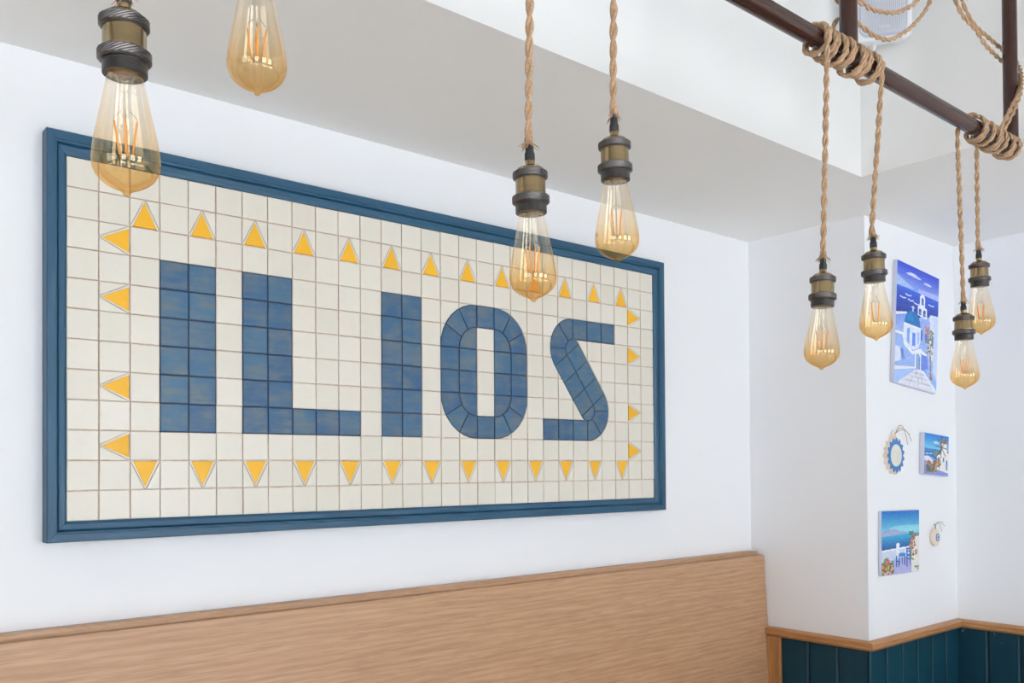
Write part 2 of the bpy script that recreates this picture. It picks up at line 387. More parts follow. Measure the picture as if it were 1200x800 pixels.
# ------------------------------------------------------------------ mosaic sign
FT = .043                                           # frame depth
tl = on_y(54.3, 147.9, YW-FT); bl = on_y(55.4, 636.3, YW-FT); tr = on_y(780.7, 308.2, YW-FT); br = on_y(778.9, 597.5, YW-FT)
GW, GH = 29*S, 12*S
fl = max(.042, X0-(tl.x+bl.x)/2); fr_ = max(.042, (tr.x+br.x)/2-(X0+GW)); ft = max(.042, (tl.z+tr.z)/2-Z0); fb = max(.042, (Z0-GH)-(bl.z+br.z)/2)
print('frame widths', fl, fr_, ft, fb)
sign = empty('mosaic_sign', (X0+GW/2, YW, Z0-GH-fb), 'wide white tile mosaic sign reading ILIOS in blue, blue frame, on the wall', 'sign')
def L2(i, j, h): return Vector((i*S-GW/2, -h, fb+GH-j*S))       # grid (column, row down) and height off the wall
link('backing_board', MB().box((-GW/2-.01, -.0252, fb-.01), (GW/2+.01, -.0005, fb+GH+.01)).me(), M_grout, sign)
fprof = [(0, 0), (0, .040), (.003, .043), (.40, .043), (.42, .0405), (.50, .0400), (.545, .0345), (.565, .0325), (.585, .0350), (.63, .0362), (.86, .0352), (.93, .0335), (1, .0315), (1, .0255), (1, 0)]
def frame_side(which):
    ox0, ox1, oz0, oz1 = -GW/2-fl, GW/2+fr_, 0, fb+GH+ft
    ix0, ix1, iz0, iz1 = -GW/2, GW/2, fb, fb+GH
    vs = []
    e0, e1 = {'top': ((ox0, oz1, ix0, iz1), (ox1, oz1, ix1, iz1)), 'bottom': ((ox0, oz0, ix0, iz0), (ox1, oz0, ix1, iz0)),
              'left': ((ox0, oz0, ix0, iz0), (ox0, oz1, ix0, iz1)), 'right': ((ox1, oz0, ix1, iz0), (ox1, oz1, ix1, iz1))}[which]
    for (ox, oz, ix, iz) in (e0, e1):
        for t_, h in fprof:
            t_ = t_ if t_ != .003 else .05
            vs.append((ox+(ix-ox)*t_, -h-.0003, oz+(iz-oz)*t_))
    c = sum((Vector(v) for v in vs), Vector())/len(vs); ax = 0 if which in ('top', 'bottom') else 2
    vs = [tuple((x-(.0003 if x > c[i] else -.0003)) if i == ax else x for i, x in enumerate(v)) for v in vs]
    N = len(fprof); fs = [(i, i+1, i+1+N, i+N) for i in range(N-1)]+[(N-1, 0, N, 2*N-1), tuple(range(N)), tuple(range(N, 2*N))]
    return mesh(vs, fs)
for wh in ('top', 'bottom', 'left', 'right'):
    link('frame_rail', frame_side(wh), M_frame_x if wh in ('top', 'bottom') else M_frame_z, sign)

H0, H1 = .0253, .030
def prism(poly, h0=H0, h1=H1, bev=.0010, ins=None):
    # poly: list of (i,j) in grid units around; bevelled upper edge made by insetting along averaged normals
    P = [L2(i, j, 0) for i, j in poly]; P = [Vector((p.x, p.z)) for p in P]
    ar = sum(P[i].x*P[(i+1) % len(P)].y-P[(i+1) % len(P)].x*P[i].y for i in range(len(P)))
    if ar < 0: P.reverse()
    N = len(P)
    def inset(d):
        out = []
        for i in range(N):
            a, b, c = P[i-1], P[i], P[(i+1) % N]
            d1, d2 = (b-a).normalized(), (c-b).normalized()
            n1, n2 = Vector((-d1.y, d1.x)), Vector((-d2.y, d2.x))
            m = (n1+n2); m = m/max(m.length, 1e-6); q_ = max(.45, m.dot(n1)); out.append(b+m*(d/q_))
        return out
    base = inset(ins) if ins else P
    P = base; tp = inset(bev)
    cx = sum(p.x for p in P)/N; cz = sum(p.y for p in P)/N
    vs = [(p.x-cx, -h0, p.y-cz) for p in P]+[(p.x-cx, -(h1-bev*.8), p.y-cz) for p in P]+[(p.x-cx, -h1, p.y-cz) for p in tp]
    fs = [tuple(2*N+k for k in range(N))]
    for r_ in (0, 1): fs += [(r_*N+k, r_*N+(k+1) % N, (r_+1)*N+(k+1) % N, (r_+1)*N+k) for k in range(N)]
    return mesh(vs, fs), Vector((cx, 0, cz))
GAP = .0009
white_sq, _ = prism([(0, 0), (1, 0), (1, 1), (0, 1)], ins=GAP)
blue_sq, _ = prism([(0, 0), (1, 0), (1, 1), (0, 1)], ins=.0016, bev=.001)
for m_, ma in ((white_sq, M_white_tile), (blue_sq, M_blue_tile)): m_.materials.append(ma)
def jit(o, a=1.0):
    o.location += Vector((random.uniform(-.0004, .0004)*a, random.uniform(-.0005, .0005)*a, random.uniform(-.0004, .0004)*a))
    o.rotation_euler = (0, random.uniform(-.006, .006)*a, 0)
def square(me, name, i, j):
    p = L2(i+.5, j+.5, 0); o = link(name, me, None, sign, (p.x, 0, p.z)); jit(o); return o
def piece(name, poly, mat, **kw):
    me, c = prism(poly, **kw); o = link(name, me, mat, sign, c); return o

used = set()
# triangles of yellow between two ivory corner pieces, pointing outward
tri_up = [(.5, .03), (.97, .985), (.03, .985)]
def rot(pt, k):
    x, y = pt[0]-.5, pt[1]-.5
    for _ in range(k): x, y = -y, x
    return (x+.5, y+.5)
tri_cache = {}
def triangle(i, j, k):
    used.add((i, j))
    if k not in tri_cache:
        lst = []
        yl = [rot(p, k) for p in [(.5, .11), (.905, .965), (.095, .965)]]
        lst.append(('yellow_tile', prism(yl, h1=.0298, bev=.0008), M_yellow_tile))
        rim = [rot(p, k) for p in [(.5, .02), (.975, 1.0), (.905, 1.0), (.5, .115), (.095, 1.0), (.025, 1.0)]]
        for side in (0, 1):
            f_ = (lambda p: p) if side == 0 else (lambda p: (1-p[0], p[1]))
            c1 = [rot(f_(p), k) for p in [(.0, .0), (.487, .0), (.0, .975)]]
            lst.append(('corner_tile', prism(c1, ins=.0010, bev=.0010), M_white_tile))
            c2 = [rot(f_(p), k) for p in [(.492, .025), (.498, .098), (.086, .99), (.014, .99)]]
            lst.append(('triangle_edging', prism(c2, h1=.0299, bev=.0003), M_white_tile))
        tri_cache[k] = lst
    for nm, (me, c), ma in tri_cache[k]:
        o = link(nm, me, ma, sign, Vector((c.x+i*S, 0, c.z-j*S))); jit(o, .4)
for i in range(2, 27, 2): triangle(i, 1, 0); triangle(i, 10, 2)
for j in (2, 4, 7, 9): triangle(1, j, 3); triangle(27, j, 1)

# square-cut letters I L I
def bluecells(cells):
    for i, j in cells: used.add((i, j)); square(blue_sq, 'blue_tile', i, j)
bluecells([(i, j) for i in (3, 4) for j in range(3, 9)])
bluecells([(i, j) for i in (6, 7) for j in range(3, 9)]+[(8, 8), (9, 8), (10, 8)])
bluecells([(i, j) for i in (12, 13) for j in range(3, 9)])
def arc(cx, cy, r, a0, a1, n=8):
    # angles in degrees, 0 = right, 90 = up (row axis runs down)
    return [(cx+r*math.cos(math.radians(a0+(a1-a0)*k/n)), cy-r*math.sin(math.radians(a0+(a1-a0)*k/n))) for k in range(n+1)]
IN = dict(ins=.0015, bev=.0009)
def wedge(cx, cy, r0_, r1_, a0, a1):
    piece('blue_tile', arc(cx, cy, r1_, a0, a1, 6)+arc(cx, cy, r0_, a1, a0, 5), M_blue_tile, **IN)
# letter O
ox, oy = 15, 3
bluecells([(ox+2, oy), (ox+2, oy+5)]+[(ox+c, oy+r) for c in (0, 1, 3, 4) for r in (2, 3)])
for cx, cy, a in ((ox+2, oy+2, 90), (ox+3, oy+2, 0), (ox+2, oy+4, 180), (ox+3, oy+4, 270)):
    for q_ in range(3): wedge(cx, cy, 1, 2, a+30*q_, a+30*q_+30)
    piece('blue_tile', [(cx, cy)]+arc(cx, cy, 1, a, a+90, 8), M_blue_tile, **IN)
def o_outline(g):
    return arc(ox+3, oy+2, 2+g, 0, 90)+arc(ox+2, oy+2, 2+g, 90, 180)+arc(ox+2, oy+4, 2+g, 180, 270)+arc(ox+3, oy+4, 2+g, 270, 360)
used |= {(ox+c, oy+r) for c in (0, 1, 2, 3, 4) for r in range(6) if not (c == 2 and 1 <= r <= 4)}
# letter S
sx, sy = 21, 3
d = Vector((.6, .8)); nn = Vector((.8, -.6)); C1 = Vector((sx+2, sy+1.5)); C2 = Vector((sx+3, sy+4.5))
bluecells([(sx+2, sy), (sx+3, sy), (sx+4, sy), (sx, sy+5), (sx+1, sy+5), (sx+2, sy+5)])
aend = 180+math.degrees(math.atan2(.6, .8))
for c, o_ in ((C1, 0), (C2, 180)):
    for a0, a1 in ((90, 129), (129, 181), (181, aend)): wedge(c.x, c.y, .5, 1.5, a0+o_, a1+o_)
    piece('blue_tile', arc(c.x, c.y, .5, 90+o_-53.13, aend+o_, 10), M_blue_tile, **IN)
for k_ in range(3):
    for a, b in ((-1.5, -.5), (-.5, .5)):
        P = [C1+d*k_+nn*a, C1+d*(k_+1)+nn*a, C1+d*(k_+1)+nn*b, C1+d*k_+nn*b]
        piece('blue_tile', [tuple(p) for p in P], M_blue_tile, **IN)
def s_outline(g):
    p = [(sx+5+g, sy-g)]+arc(C1.x, C1.y, 1.5+g, 90, aend, 16)
    p += arc(C2.x, C2.y, .5+g, aend, 266, 8)+[(sx+3-.06, sy+5-g), (sx-g, sy+5-g), (sx-g, sy+6+g)]
    p += arc(C2.x, C2.y, 1.5+g, 270, 180+aend, 16)
    p += arc(C1.x, C1.y, .5+g, 180+aend, 446, 8)+[(sx+2+.06, sy+1+g), (sx+5+g, sy+1+g)]
    return p
# navy grout sheet beneath each letter
def sheet(poly, holes=()):
    V = [Vector(p) for p in poly]; E_ = [(i, (i+1) % len(poly)) for i in range(len(poly))]
    for h in holes:
        n0 = len(V); V += [Vector(p) for p in h]; E_ += [(n0+i, n0+(i+1) % len(h)) for i in range(len(h))]
    vs, es, fs, *_ = delaunay_2d_cdt(V, E_, [], 0, 1e-6)
    fs = [f for f in fs if inside(sum((vs[i] for i in f), Vector((0, 0)))/3, poly) and not any(inside(sum((vs[i] for i in f), Vector((0, 0)))/3, h) for h in holes)]
    bm = bmesh.new(); bv = [bm.verts.new(L2(v.x, v.y, .0258)) for v in vs]
    for f in fs: bm.faces.new([bv[i] for i in f])
    ge = bmesh.ops.extrude_face_region(bm, geom=bm.faces[:])
    for v in [g for g in ge['geom'] if isinstance(g, bmesh.types.BMVert)]: v.co.y -= .0012
    bmesh.ops.recalc_face_normals(bm, faces=bm.faces)
    me = bpy.data.meshes.new('s'); bm.to_mesh(me); bm.free(); link('navy_grout', me, M_navy, sign)
def inside(p, poly):
    c = False; N = len(poly); j = N-1
    for i in range(N):
        xi, yi = poly[i]; xj, yj = poly[j]
        if (yi > p[1]) != (yj > p[1]) and p[0] < (xj-xi)*(p[1]-yi)/(yj-yi)+xi: c = not c
        j = i
    return c
g_ = .018
for x, wd in ((3, 2), (12, 2)): sheet([(x-g_, 3-g_), (x+wd+g_, 3-g_), (x+wd+g_, 9+g_), (x-g_, 9+g_)])
sheet([(6-g_, 3-g_), (8+g_, 3-g_), (8+g_, 8-g_), (11+g_, 8-g_), (11+g_, 9+g_), (6-g_, 9+g_)])
sheet(o_outline(g_), [[(ox+2+g_, oy+1+g_), (ox+3-g_, oy+1+g_), (ox+3-g_, oy+5-g_), (ox+2+g_, oy+5-g_)]])
sheet(s_outline(g_))
# ivory tiles cut round the curves
def cut_cells(cells, outline, gg=.03):
    for (i, j) in cells:
        m = .019; cell = [(i+m, j+m), (i+1-m, j+m), (i+1-m, j+1-m), (i+m, j+1-m)]
        V = [Vector(p) for p in cell]; E_ = [(0, 1), (1, 2), (2, 3), (3, 0)]; n0 = 4
        V += [Vector(p) for p in outline]; E_ += [(n0+k, n0+(k+1) % len(outline)) for k in range(len(outline))]
        vs, es, fs, *_ = delaunay_2d_cdt(V, E_, [], 0, 1e-6)
        keep = []
        for f in fs:
            c = sum((vs[q] for q in f), Vector((0, 0)))/len(f)
            if i+m < c.x < i+1-m and j+m < c.y < j+1-m and not inside(c, outline): keep.append(f)
        if not keep: continue
        # split into connected pieces
        adj = {}
        for fi, f in enumerate(keep):
            for k in range(3): adj.setdefault(frozenset((f[k], f[(k+1) % 3])), []).append(fi)
        seen = set()
        for s0 in range(len(keep)):
            if s0 in seen: continue
            st = [s0]; comp = []; seen.add(s0)
            while st:
                q = st.pop(); comp.append(q); f = keep[q]
                for k in range(3):
                    for nb in adj[frozenset((f[k], f[(k+1) % 3]))]:
                        if nb not in seen: seen.add(nb); st.append(nb)
            area = sum(abs((vs[keep[q][1]]-vs[keep[q][0]]).cross(vs[keep[q][2]]-vs[keep[q][0]]))/2 for q in comp)
            if area < .012: continue
            bm = bmesh.new(); mp = {}
            c0 = L2(i+.5, j+.5, 0)
            for q in comp:
                for v in keep[q]:
                    if v not in mp: mp[v] = bm.verts.new(L2(vs[v].x, vs[v].y, H1)-Vector((c0.x, 0, c0.z)))
                bm.faces.new([mp[v] for v in keep[q]])
            ge = bmesh.ops.extrude_face_region(bm, geom=bm.faces[:])
            for v in [g for g in ge['geom'] if isinstance(g, bmesh.types.BMVert)]: v.co.y = -H0
            bmesh.ops.dissolve_limit(bm, angle_limit=.01, verts=bm.verts[:], edges=bm.edges[:])
            bmesh.ops.recalc_face_normals(bm, faces=bm.faces)
            me = bpy.data.meshes.new('cut'); bm.to_mesh(me); bm.free()
            link('cut_tile', me, M_white_tile, sign, (c0.x, random.uniform(-.0003, .0003), c0.z))
        used.add((i, j))
cut_cells([(ox+c, oy+r) for c in (0, 1, 3, 4) for r in (0, 1, 4, 5)], o_outline(.03))
cut_cells([(sx+c, sy+r) for c in range(5) for r in range(6) if (sx+c, sy+r) not in used], s_outline(.03))
for c in range(5):
    for r in range(6): used.add((sx+c, sy+r))
for i in range(29):
    for j in range(12):
        if (i, j) not in used: square(white_sq, 'white_tile', i, j)

# ------------------------------------------------------------------ ropes
def resample(pts, step):
    P = [Vector(p) for p in pts]; out = [P[0]]; acc = 0
    for a, b in zip(P, P[1:]):
        L = (b-a).length
        if L < 1e-9: continue
        t = step-acc
        while t <= L: out.append(a+(b-a)*(t/L)); t += step
        acc = L-(t-step)
    if (out[-1]-P[-1]).length > step*.3: out.append(P[-1])
    return out
def catmull(pts, n=10):
    P = [Vector(p) for p in pts]; P = [P[0]*2-P[1]]+P+[P[-1]*2-P[-2]]; out = []
    for i in range(1, len(P)-2):
        for k in range(n):
            t = k/n; a, b, c, d_ = P[i-1], P[i], P[i+1], P[i+2]
            out.append(.5*((2*b)+(c-a)*t+(2*a-5*b+4*c-d_)*t*t+(3*b-a-3*c+d_)*t**3))
    out.append(P[-2]); return out
def rope_mb(path, rs=.0033, off=.0025, pitch=.056, hairs=160, phase=0., fray=False, step=.0032):
    pts = resample(path, step); N = len(pts); mb = MB()
    t0 = (pts[1]-pts[0]).normalized(); n_ = t0.orthogonal().normalized(); fr = []
    for i, p in enumerate(pts):
        t = (pts[min(i+1, N-1)]-pts[max(i-1, 0)]).normalized(); n_ = (n_-t*n_.dot(t)).normalized(); fr.append((p, n_.copy(), t.cross(n_), t))
    for s_ in (0, 1):
        st = []; rr = []
        for i, (p, a, b, t) in enumerate(fr):
            ang = phase+s_*math.pi+2*math.pi*i*step/pitch
            wob = 1+.10*math.sin(i*.37+s_*2)+.08*math.sin(i*.11+phase)
            o_ = off*wob
            st.append(p+a*(o_*math.cos(ang))+b*(o_*math.sin(ang))); rr.append(rs*(1+.07*math.sin(i*.53+s_)))
        mb.tube(st, rr, 7)
    R = rs+off
    for _ in range(hairs):
        p, a, b, t = fr[random.randrange(N)]; an = random.uniform(0, 6.28); u = a*math.cos(an)+b*math.sin(an)
        q = p+u*(R*.8); e = q+u*random.uniform(.0005, .0030)+t*random.uniform(-.008, .008); sdir = t.cross(u)*.00013
        mb.add([q+sdir, q-sdir, e], [(0, 1, 2)])
    return mb
def fray_mb(p, axis, n=46, L=.015, R=.0048, spread=.009):
    mb = MB(); a = axis.orthogonal().normalized(); b = axis.cross(a)
    for _ in range(n):
        an = random.uniform(0, 6.28); u = a*math.cos(an)+b*math.sin(an); r_ = R*math.sqrt(random.random())
        q0 = p+u*r_-axis*.006; ln = L*random.uniform(.5, 1.1)
        q1 = q0+axis*(.006+ln*.5)+u*random.uniform(0, spread*.35); q2 = q1+axis*(ln*.5)+u*random.uniform(.001, spread)
        mb.tube([q0, q1, q2], [.0007, .0006, .0003], 4)
    return mb

# ------------------------------------------------------------------ hanging pipe frame
YP = .905
pa = on_y(960, 46.9, YP); pb = on_y(1110, 131.7, YP); zp = (pa.z+pb.z)/2
xend = on_y(1188, 174, YP).x; x1 = on_y(994.5, 40, YP).x; x2 = on_y(1184, 100, YP).x
PR = .0178
pf = empty('hanging_pipe_frame', ((x1+x2)/2, YP, HC), 'dark brown glossy pipe frame hanging from the ceiling, wound with jute rope', 'pipe frame')
def pl_(v): return Vector(v)-pf.location
def pipe(name, a, b, r=PR):
    mb = MB(); mb.tube([pl_(a), pl_(b)], r, 28); o = mb.obj(name, M_pipe, pf); smooth_angle(o, 40); return o
pipe('crossbar', (-1.1, YP, zp), (xend, YP, zp))
for x in (x1, x2, -.55): pipe('upright', (x, YP, zp+.004), (x, YP, HC-.008), PR*.98)
for x in (x1, x2, -.55):
    mb = MB(); mb.lathe([(PR, -.03), (.045, -.008), (.045, 0)], 28, mat=Matrix.Translation(pl_((x, YP, HC))), cap=True); mb.obj('ceiling_flange', M_pipe, pf, True)

# ------------------------------------------------------------------ pendant lamps
def screwring(r, z0, z1, n=48):
    # knurled ring: fine diamond teeth round a short band
    vs = []; fs = []; rows = [(r-.0022, z0), (r-.0004, z0+.0014)]
    m = 6
    for k in range(m+1): rows.append((r, z0+.0018+(z1-z0-.0036)*k/m))
    rows += [(r-.0004, z1-.0014), (r-.0022, z1)]
    for i, (rr, z) in enumerate(rows):
        for k in range(n):
            kn = .00035*(1 if (k+i) % 2 else -1) if 2 <= i < len(rows)-2 else 0
            a = 2*math.pi*k/n; vs.append(((rr+kn)*math.cos(a), (rr+kn)*math.sin(a), z))
    for i in range(len(rows)-1):
        for k in range(n): fs.append((i*n+k, i*n+(k+1) % n, (i+1)*n+(k+1) % n, (i+1)*n+k))
    fs.append(tuple(range(n))); fs.append(tuple((len(rows)-1)*n+k for k in range(n)))
    return fs, vs
# local z: 0 at the bulb tip, up along the axis
BZ = .1195
bulb_prof = [(.0004, 0), (.0022, .0003), (.0033, .0014), (.0042, .0032), (.0078, .0054), (.0145, .0084), (.0212, .0124), (.0266, .0174), (.0302, .0234), (.0319, .0304), (.0318, .0375),
             (.0307, .0475), (.0285, .0600), (.0258, .0730), (.0231, .0860), (.0205, .0990), (.0183, .1100), (.0168, .1195), (.0161, .1240)]
lathe_me = lambda prof, n=40, smooth=True, cap=False: MB().lathe(prof, n, cap=cap).me(smooth)
def smoothprof(pr, n=4): return [(max(p.x, .0003), p.y) for p in (Vector((v.x, v.y)) for v in catmull([(r, z, 0) for r, z in pr], n))]
me_bulb = lathe_me(smoothprof(bulb_prof, 4), 48); me_bulb.materials.append(M_glass)
st_prof = [(.0003, .078), (.0035, .079), (.0046, .083), (.0042, .092), (.0050, .104), (.0075, .114), (.0120, .1215)]
me_stem = lathe_me(smoothprof(st_prof, 3), 20); me_stem.materials.append(M_stemglass)
me_fil = MB().tube([(0, 0, -.0165), (0, 0, .0165)], .00105, 8).me(True); me_fil.materials.append(M_fil)
mb = MB()
FILS = []
for k in range(4):
    a = .5+k*math.pi/2; c_, s_ = math.cos(a), math.sin(a)
    lo_p, hi_p = Vector((.0058*c_, .0058*s_, .040)), Vector((.0105*c_, .0105*s_, .074))
    FILS.append((lo_p, hi_p))
    mb.tube([hi_p, hi_p+Vector((0, 0, .003)), (.004*c_, .004*s_, .084)], .0003, 5)
mb.tube([FILS[0][0], (0, 0, .0385), FILS[2][0]], .0003, 5); mb.tube([FILS[1][0], (0, 0, .0385), FILS[3][0]], .0003, 5)
mb.tube([(0, 0, .038), (0, 0, .080)], .0003, 5)
me_supp = mb.me(True); me_supp.materials.append(M_wire)
me_cap = lathe_me([(.0163, .1185), (.0163, .1240), (.0150, .1290), (.0150, .1420)], 40, cap=True); me_cap.materials.append(M_brass)
me_skirt = lathe_me([(.0168, .1190), (.0205, .1190), (.0211, .1196), (.0211, .1290), (.0215, .1296), (.0215, .1335), (.0150, .1335)], 44, False); me_skirt.materials.append(M_bake)
me_body = lathe_me([(.0185, .1330), (.0206, .1400), (.0206, .1425), (.0209, .1433), (.0209, .1452), (.0204, .1462), (.0204, .1650), (.0190, .1720), (.0190, .1755), (.0180, .1785), (.0140, .1815), (.0080, .1832), (.0066, .1840), (.0066, .1895), (.0060, .1900), (.0003, .1900)], 44, False)
me_body.materials.append(M_brass)
fs, vs = screwring(.0252, .1315, .1430); me_r1 = mesh(vs, fs); me_r1.materials.append(M_darkmetal)
fs, vs = screwring(.0236, .1645, .1755); me_r2 = mesh(vs, fs); me_r2.materials.append(M_darkmetal)
me_relief = lathe_me([(.0003, .1895), (.0068, .1898), (.0071, .1925), (.0069, .2000), (.0058, .2015), (.0054, .2090), (.0046, .2110), (.0003, .2112)], 24); me_relief.materials.append(M_rubber)
for m_ in (me_body, me_skirt):
    bm = bmesh.new(); bm.from_mesh(m_)
    for f in bm.faces: f.smooth = True
    for e in bm.edges:
        if len(e.link_faces) == 2 and e.calc_face_angle(0) > .5: e.smooth = False
    bm.to_mesh(m_); bm.free()

LAMPS = [ # tip px, px on axis higher up (socket top), rope top px, hang plane, label
    ((148.5, 230.0), (145.6, 19.0), (143, -160), .912, 'largest amber bulb pendant, at far left in front of the sign corner'),
    ((301.5, 112.3), (300.0, -70.0), (299, -260), .925, 'amber bulb pendant cut by the top edge, socket out of frame'),
    ((625.5, 354.2), (621.0, 190.0), (616, -10), .893, 'amber bulb pendant in the middle over the sign, lower of the central two'),
    ((723.9, 308.3), (719.8, 155.0), (717.5, -10), .885, 'amber bulb pendant overlapping the sign frame top right, higher of the central two'),
    ((962.6, 433.8), (964.4, 318.0), (962.5, 74), .893, 'amber bulb pendant against the shaded pillar face, left under the large rope coil'),
    ((1027.2, 399.6), (1023.6, 291.0), (1022.5, 78), .900, 'amber bulb pendant just left of the tall church painting, under the large rope coil'),
    ((1131.0, 456.6), (1129.2, 369.0), (1125.5, 158), .925, 'lowest small amber bulb pendant, right of the tall church painting'),
    ((1150.3, 392.6), (1147.2, 306.0), (1145.3, 168), .930, 'rightmost small amber bulb pendant, hanging higher behind its lower neighbour'),
]
for li, (tp, ax, rp, Y, label) in enumerate(LAMPS):
    P0 = on_y(tp[0], tp[1]-.5, Y); P1 = on_y(ax[0], ax[1], Y); axis = (P1-P0).normalized()
    A0 = axis; rotm = Vector((0, 0, 1)).rotation_difference(A0).to_matrix().to_4x4()
    rotm = rotm @ Matrix.Rotation(random.uniform(0, 6.28), 4, 'Z')
    e = empty('pendant_lamp', P0, label, 'pendant lamp', 'filament bulb pendants on the pipe frame'); e.rotation_euler = rotm.to_euler()
    bulb = link('bulb', me_bulb, None, e)
    link('glass_stem', me_stem, None, bulb); link('support_wire', me_supp, None, bulb); link('bulb_cap', me_cap, None, bulb)
    for lo_p, hi_p in FILS:
        o = link('filament', me_fil, None, bulb, (lo_p+hi_p)/2); o.rotation_euler = Vector((0, 0, 1)).rotation_difference(hi_p-lo_p).to_euler()
    so = link('socket', me_body, None, e)
    for m_ in (me_r1, me_r2): link('knurled_ring', m_, None, so)
    link('socket_skirt', me_skirt, None, so)
    link('strain_relief', me_relief, None, e)
    # rope from the pipe down to the lamp, in world space then into the lamp's frame
    RT = on_y(rp[0], rp[1], Y)
    if RT.z < zp-.02 or li < 4: RT = Vector((RT.x, RT.y, zp))
    end = P0+A0*(.2000 if li == 0 else .2155)
    inv = (Matrix.Translation(P0) @ rotm).inverted()
    base = [end, end+A0*.03, RT]
    side = 1 if Y > YP else -1
    # ends over the crossbar: bend the top round the pipe
    for th_ in (0, 35, 70, 105, 140): base.append(Vector((RT.x+.002*th_/35, YP+side*(PR+.007)*math.cos(math.radians(th_)), zp+(PR+.007)*math.sin(math.radians(th_)))))
    base[2] = base[2]*.999+Vector((0, 0, -.03)); base[2].y = YP+side*(PR+.0075)
    path = catmull([inv @ p for p in base], 12)
    hue = rope_mb(path, phase=li*1.3, hairs=200); rp_ = hue.obj('rope', M_jute, e, True)
    fray_mb(inv @ (end+A0*.004), (inv.to_3x3() @ -A0).normalized()).obj('rope_fray', M_jute, rp_)
    MB().tube([inv @ (P0+A0*.2175), inv @ (P0+A0*.2105)], .0018, 8).obj('flex', M_bluewire, e, True)

# rope coils on the crossbar (px span -> turns)
def coil(xa, xb, turns, label, seed, r=.0060):
    # a doubled rope: two lengths lying side by side, wound together with a little slack underneath
    mb = None; o0 = Vector((xa, YP, zp))
    for st in (0, 1):
        pts = []; n = int(turns*24)
        for k in range(n+1):
            t = k/n; a = 2*math.pi*turns*t+.3*st+.7
            under = max(0, -math.sin(a))
            rr = PR+r+.0012+(.005+.004*math.sin(t*19+seed+st))*under+.0012*math.sin(t*31+st)
            x = xa+(xb-xa)*t+.0088*st+.010*math.sin(a-.5)+.0035*math.sin(t*21+seed+st)
            pts.append(Vector((x, YP+rr*math.cos(a), zp+rr*math.sin(a)))-o0)
        m = rope_mb(pts, rs=.0031, off=.0022, hairs=200, phase=seed+st*1.3, pitch=.040)
        if mb is None: mb = m
        else: mb.add(m.v, m.f)
    oo = mb.obj('rope_coil', M_jute, None, True, tuple(o0)); tag(oo, label, 'rope', 'rope coils round the crossbar')
    return oo
def px_x(x, y): return on_y(x, y, YP).x
coil(px_x(950, 46), px_x(1020, 84), 7, 'jute rope coiled round the crossbar at the first upright pipe, the larger coil', 1.0)
coil(px_x(1138, 147), px_x(1187, 175), 6, 'jute rope coiled round the right end of the crossbar, the smaller coil', 4.1)

# draped ropes
def drape(pxs, label, phase, rs=.0029):
    pts = [on_y(x, y, Y) for x, y, Y in pxs]; P = catmull(pts, 14); o0 = P[0].copy()
    o = rope_mb([p-o0 for p in P], rs=rs, off=.0024, hairs=160, phase=phase).obj('draped_rope', M_jute, None, True, o0)
    return tag(o, label, 'rope', 'ropes slung across the pipe frame')
B = YP+.028
drape([(975, -60, B), (979, -8, B), (988, 6, B), (1008, 3, B), (1022, 11, B), (1044, 15, B), (1060, 11, B), (1078, -3, B), (1100, -50, B), (1160, -150, B)], 'upper rope swag in front of the white loudspeaker, behind the first upright', .4)
drape([(979, 40, B-.002), (977, 30, B), (985, 22, B), (1003, 27, B), (1012, 33, B), (1026, 43, B), (1042, 46.5, B), (1057, 40, B), (1072, 28, B), (1086, 10, B), (1092, -8, B), (1100, -60, B), (1150, -170, B)], 'lower rope swag in front of the white loudspeaker, reaching down to the larger coil', 1.7)
drape([(1090, -80, B), (1118, -4, B), (1128, 18, B), (1144, 36, B), (1156, 54, B), (1174, 72, B), (1188, 84, B), (1195, 92, B-.03), (1193, 110, YP-.028), (1186, 124, YP-.032), (1174, 148, YP-.026), (1168, 158, YP-.018)], 'lower strand of the rope pair slung behind the right upright pipe', .9)
drape([(1100, -80, B+.012), (1126, -4, B+.012), (1132, 12, B+.010), (1143, 30, B+.008), (1156, 42, B+.006), (1174, 58, B+.004), (1190, 72, B+.002), (1197, 86, B-.03), (1197, 104, YP-.030), (1192, 122, YP-.036), (1182, 142, YP-.032), (1176, 154, YP-.022)], 'upper strand of the rope pair slung behind the right upright pipe', 2.2)

# ------------------------------------------------------------------ loudspeaker on the side bulkhead
XS = XB-.135
fc = on_x(1035, 10, XS)
spk = empty('loudspeaker', (XB, on_x(1035, 10, XB).y, fc.z), 'small white wall loudspeaker mounted on the bulkhead behind the pipe frame', 'loudspeaker')
fdir = Vector((-.80, -.60, -.10)).normalized(); xr_ = Vector((0, 0, 1)).cross(-fdir).normalized()*-1; zu = (-fdir).cross(xr_)
xr_ = (Vector((0,0,1)).cross(fdir)).normalized(); xr_ = -xr_ if xr_.dot(rt) < 0 else xr_; zu = xr_.cross(fdir); zu = zu if zu.z > 0 else -zu
def sp(x, d_, z): return fc+xr_*x-fdir*d_+zu*z-spk.location
def rrect(w_, h_, r_, n=6):
    out = []
    for cx, cz, a in ((w_/2-r_, h_/2-r_, 0), (-w_/2+r_, h_/2-r_, 90), (-w_/2+r_, -h_/2+r_, 180), (w_/2-r_, -h_/2+r_, 270)):
        for k in range(n+1): t = math.radians(a+90*k/n); out.append((cx+r_*math.cos(t), cz+r_*math.sin(t)))
    return out
